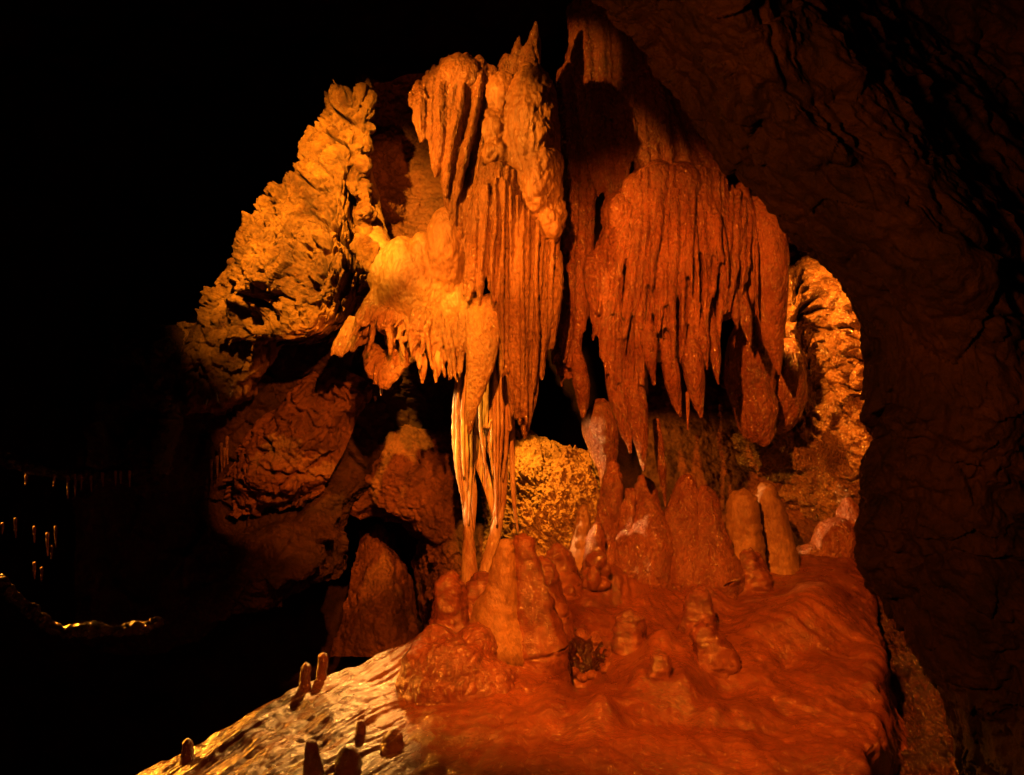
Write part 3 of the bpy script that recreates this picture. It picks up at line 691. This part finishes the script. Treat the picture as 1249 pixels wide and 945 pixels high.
# ================================================================== STALAGMITES AND BOSSES ON THE MOUND
def stalagmite(pts, label, Y=None, mat='mound', grp='stalagmites on the mound', amp=0.014, seg=44, k=10, name='stalagmite', flat=1.0, sink=0.02):
    bx, by = pts[-1][0], pts[-1][1]
    if Y is None: Y = floorY(bx, by)
    rq = random.Random(int(bx*7+by)); P = [(a+rq.uniform(-1, 1)*r*0.08, b_, Y, r*rq.uniform(0.95, 1.12)*(1.12 if by > 670 and grp.endswith('mound') else 1)) for a, b_, r in pts]
    P.append((bx, by+12, Y, pts[-1][2]*1.22)); P.append((bx, by+50, Y, pts[-1][2]*1.3))
    b = Blob(); b.tube(P, seg, flat, 60)
    return tag(b.build(name, M[mat], None, lambda Q, N: amp*bil(stretch(Q, k*0.7, k*0.7, k*0.5), 1, 3, 14)+(0.013 if pts[-1][2] > 15 else 0.0025)*bil(stretch(Q, 6, 6, 20), 1, 2, 15)+0.004*fbm(Q, 40, 3, 3), base=W(bx, by, Y)), label, 'stalagmite', grp)
S = [
 ([(619,660,4),(618,668,9),(616,690,14),(613,720,20),(610,750,27),(607,785,37)], 'pale orange cone stalagmite, tallest on the left front of the mound', None, 'flow'),
 ([(638,652,4),(639,662,9),(645,700,14),(652,740,20),(655,785,30)], 'ribbed red stalagmite leaning against the tall pale cone', None, 'mound'),
 ([(660,678,3),(662,690,9),(667,715,14),(672,750,22)], 'lower red stalagmite on the right flank of the ribbed one', None, 'mound'),
 ([(551,701,6),(550,712,14),(550,735,17),(549,760,20),(546,785,28)], 'lumpy red stalagmite at the left end of the mound crest', None, 'mound'),
 ([(586,700,5),(588,708,14),(590,722,22),(590,740,26)], 'dark round boss between the lumpy stalagmite and the pale cone', None, 'mound'),
 ([(680,662,4),(680,672,10),(681,690,17),(680,716,28)], 'squat pointed stalagmite between the column and the double-knobbed one', None, 'mound'),
 ([(768,748,6),(768,753,13),(768,765,15),(768,790,17)], 'stubby flat-topped stalagmite in the middle of the mound', None, 'mound'),
 ([(806,796,4),(806,800,8),(805,812,10),(804,826,12)], 'smallest stump, in front of the stubby flat-topped stalagmite', None, 'mound'),
 ([(853,717,5),(853,724,12),(852,742,16),(850,768,20)], 'rounded bullet-shaped stalagmite right of the mound centre', None, 'mound'),
 ([(856,762,5),(858,768,12),(864,784,17),(872,806,23)], 'leaning smooth stump in front of the bullet-shaped stalagmite', None, 'mound'),
 ([(914,670,4),(914,675,9),(916,688,13),(920,706,19)], 'dark stub in front of the two tall pale stalagmites', None, 'mound'),
 ([(712,618,3),(711,632,7),(709,660,11),(706,692,16)], 'narrow stalagmite with yellow-lit left edge, leftmost of the back row', 8.3, 'flow'),
 ([(728,640,3),(727,655,8),(726,680,12),(726,700,15)], 'short red stalagmite in the back row beside the yellow-edged one', 8.1, 'mound'),
 ([(749,566,4),(749,578,9),(746,620,13),(742,660,17),(740,698,24)], 'tall narrow stalagmite reaching up to the bulbous column', 8.3, 'redflow'),
 ([(784,582,3),(785,596,10),(786,625,19),(784,660,30),(781,698,42)], 'pointed cone under the lowest stalactite of the right drapery', 8.3, 'redflow'),
 ([(768,597,3),(768,612,8),(766,650,14),(764,695,20)], 'slim stalagmite tucked between the tall narrow one and the pointed cone', 8.25, 'redflow'),
 ([(838,581,4),(837,596,12),(834,630,22),(829,665,30),(826,700,38)], 'broad stalagmite, left of the fused pair in the back row', 8.35, 'redflow'),
 ([(861,593,4),(862,606,10),(863,635,18),(864,665,26),(866,702,36)], 'stalagmite fused to the right of the broad one', 8.3, 'redflow'),
 ([(907,600,6),(906,608,13),(907,640,18),(908,670,20),(908,698,23)], 'pale thick stalagmite with bright left edge, right end of the back row', 8.4, 'flow'),
 ([(930,593,6),(933,602,12),(940,635,17),(946,665,19),(950,690,22)], 'pale stalagmite leaning right, last of the back row', 8.6, 'flow'),
]
for pts, lb, Y, mt in S: stalagmite(pts, lb, Y, mt, amp=0.030 if mt != 'flow' else 0.02)
# double knob
Yk = floorY(727, 712)
b = Blob(); b.ell(727, 684, Yk, 14, 13, 13); b.ell(724, 705, Yk-0.08, 9, 16, 9); b.ell(738, 695, Yk, 8, 10, 8); b.ell(716, 700, Yk, 7, 9, 8); b.ell(727, 712, Yk, 20, 10, 16)
tag(b.build('stalagmite', M['mound'], 0.009, scaly(0.006, 12), base=W(727, 716, Yk)), 'double-knobbed red stalagmite like a ball on a ball, behind the mound centre', 'stalagmite', 'stalagmites on the mound')
Yk = floorY(696, 728)
b = Blob(); b.ell(695, 721, Yk, 8, 9, 8); b.ell(703, 712, Yk+0.1, 6, 7, 7)
tag(b.build('stalagmite', M['mound'], 0.009, scaly(0.006, 12), base=W(696, 728, Yk)), 'tiny twin knob left of the double-knobbed stalagmite', 'stalagmite', 'stalagmites on the mound')
# cauliflower boss, front left
Yb = 6.35
b = Blob(); b.ell(548, 850, Yb, 62, 72, 50); b.ell(512, 855, Yb+0.05, 30, 76, 40); b.ell(580, 800, Yb+0.2, 32, 42, 40); b.ell(535, 795, Yb+0.2, 30, 34, 36); b.ell(590, 850, Yb, 50, 50, 40)
def caul(P, N):
    return 0.03*bil(P, 5, 1, 77)+0.012*bil(stretch(P, 18, 18, 15), 1, 2, 78)
tag(b.build('flowstone_boss', M['mound'], 0.010, caul, base=W(545, 900, Yb), smooth=8), 'big knobbly cauliflower-skinned flowstone boss at the left front of the mound', 'flowstone')
# red flowstone mass at far right of the crest
b = Blob(); b.ell(1020, 665, 8.9, 30, 36, 30); b.ell(1035, 640, 8.95, 16, 34, 18); b.ell(995, 680, 8.9, 32, 18, 24)
tag(b.build('flowstone_boss', M['redflow'], 0.012, scaly(0.02, 9), base=W(1020, 690, 8.9)), 'red flowstone hump at the right end of the crest, under the sparkling wall', 'flowstone')
# crystal pocket
b = Blob(); rp = random.Random(3)
for k in range(24):
    a = k/24*2*math.pi+rp.uniform(-.2, .2); q = rp.uniform(0.85, 1.15)
    sz = rp.uniform(4, 9)
    x, y = 711+31*q*math.cos(a), 800+24*q*math.sin(a)
    b.ell(x, y, floorY(x, y)+0.01, sz, sz*0.8, sz+2, 12)
pocket = tag(b.build('crystal_pocket', M['redflow'], 0.009, scaly(0.010, 16), base=W(711, 826, floorY(711, 826))), 'dark hollow pocket lined with knobbly crystals, sunk in the mound front', 'rock pocket')
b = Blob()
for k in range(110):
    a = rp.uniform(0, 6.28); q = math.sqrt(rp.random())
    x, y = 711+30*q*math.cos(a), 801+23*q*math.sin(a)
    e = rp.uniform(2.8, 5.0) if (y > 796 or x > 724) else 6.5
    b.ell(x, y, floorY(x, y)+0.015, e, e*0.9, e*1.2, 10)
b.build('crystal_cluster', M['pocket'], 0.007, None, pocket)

# slope stalagmites
for pts, lb in [
 ([(373,809,3),(373,813,5.5),(372,825,6.5),(372,838,7)], 'left of two finger-like stalagmites on the upper edge of the golden slope'),
 ([(394,797,3),(394,801,5.5),(393,812,6),(392,827,6.5)], 'right of two finger-like stalagmites on the upper edge of the golden slope'),
 ([(380,903,3),(380,908,7),(381,925,9),(383,948,12)], 'dark pointed stalagmite at the bottom edge on the golden slope'),
 ([(424,911,5),(424,916,11),(424,926,14),(424,938,15)], 'round dark knob right of the pointed stalagmite on the slope'),
 ([(229,902,3),(229,906,6),(229,914,7),(229,926,8)], 'small stalagmite alone at the low left end of the slope'),
 ([(440,880,3),(440,883,5),(440,887,6),(440,893,6)], 'tiny knob on the slope above the round dark knob'),
 ([(480,890,5),(479,896,10),(478,904,12),(478,914,14)], 'reddish knob at the left foot of the cauliflower boss'),
]: stalagmite(pts, lb, None, 'mound', 'stalagmites on the slope', 0.006, 30, 14)

# ================================================================== LEFT DARKNESS: ledges, straws
b = Blob()
b.tube([(-60,552,8.8,16),(0,560,8.8,9),(60,576,8.8,7),(120,578,8.8,8),(175,572,8.9,12),(200,560,9.0,18)], 12)
b.tube([(200,420,9.0,16),(195,460,8.9,14),(210,500,8.85,15),(200,545,8.85,16),(190,575,8.9,14)], 12)
b.tube([(165,430,9.0,10),(190,460,8.9,8),(200,500,8.9,8)], 12)
o = b.build('rock_ledge', M['wetdark'], 0.014, rough(0.05, 4, 0.03, 9, 0.01), base=W(190, 590, 8.9))
tag(o, 'thin dark ledge with glints running from the left edge to a twisted dim rock rib', 'rock ledge')
b = Blob()
b.tube([(-60,680,7.6,14),(0,712,7.6,7),(30,738,7.6,6),(62,765,7.6,8),(100,770,7.6,8),(160,768,7.7,6),(200,755,7.9,5)], 12)
o = b.build('rock_ledge', M['wetdark'], 0.014, rough(0.05, 4, 0.03, 9, 0.02), base=W(90, 775, 7.6))
tag(o, 'lower wet ledge with sparkling crystals near the bottom left', 'rock ledge')
def straws(lst, Y, label, grp, r=1.6):
    src = None
    for x, y0, y1 in lst:
        b = Blob(); b.tube([(x,y0,Y,r*1.4),(x,(y0+y1)/2,Y,r),(x+random.Random(x).uniform(-1,1),y1,Y,0.8)], 8, 1, 10)
        tag(b.build('soda_straw', M['wet'], None, None, base=W(x, y0, Y)), label, 'stalactite', grp)
straws([(32,580,592),(66,578,594),(83,580,608),(92,578,606),(99,578,598),(111,580,600),(125,576,594),(141,574,592),(147,574,590),(158,574,594)], 8.75,
       'thin straw hanging from the upper dark ledge on the left', 'straws under the upper left ledge')
straws([(3,638,652),(19,632,656),(42,642,662),(58,650,678),(63,666,682),(68,642,668),(42,686,706),(51,692,710)], 8.6,
       'lone faint straw in the black space between the two left ledges', 'straws in the black space at left')
straws([(253,434,452),(264,440,466)], 8.8, 'short orange straw hanging under the bright left wall', 'straws under the left wall', 2)
straws([(258,560,592),(265,556,588),(270,540,576),(274,546,570),(277,532,566)], 9.2, 'thin straw in the row beside the dim red rock patch', 'straws beside the red patch')
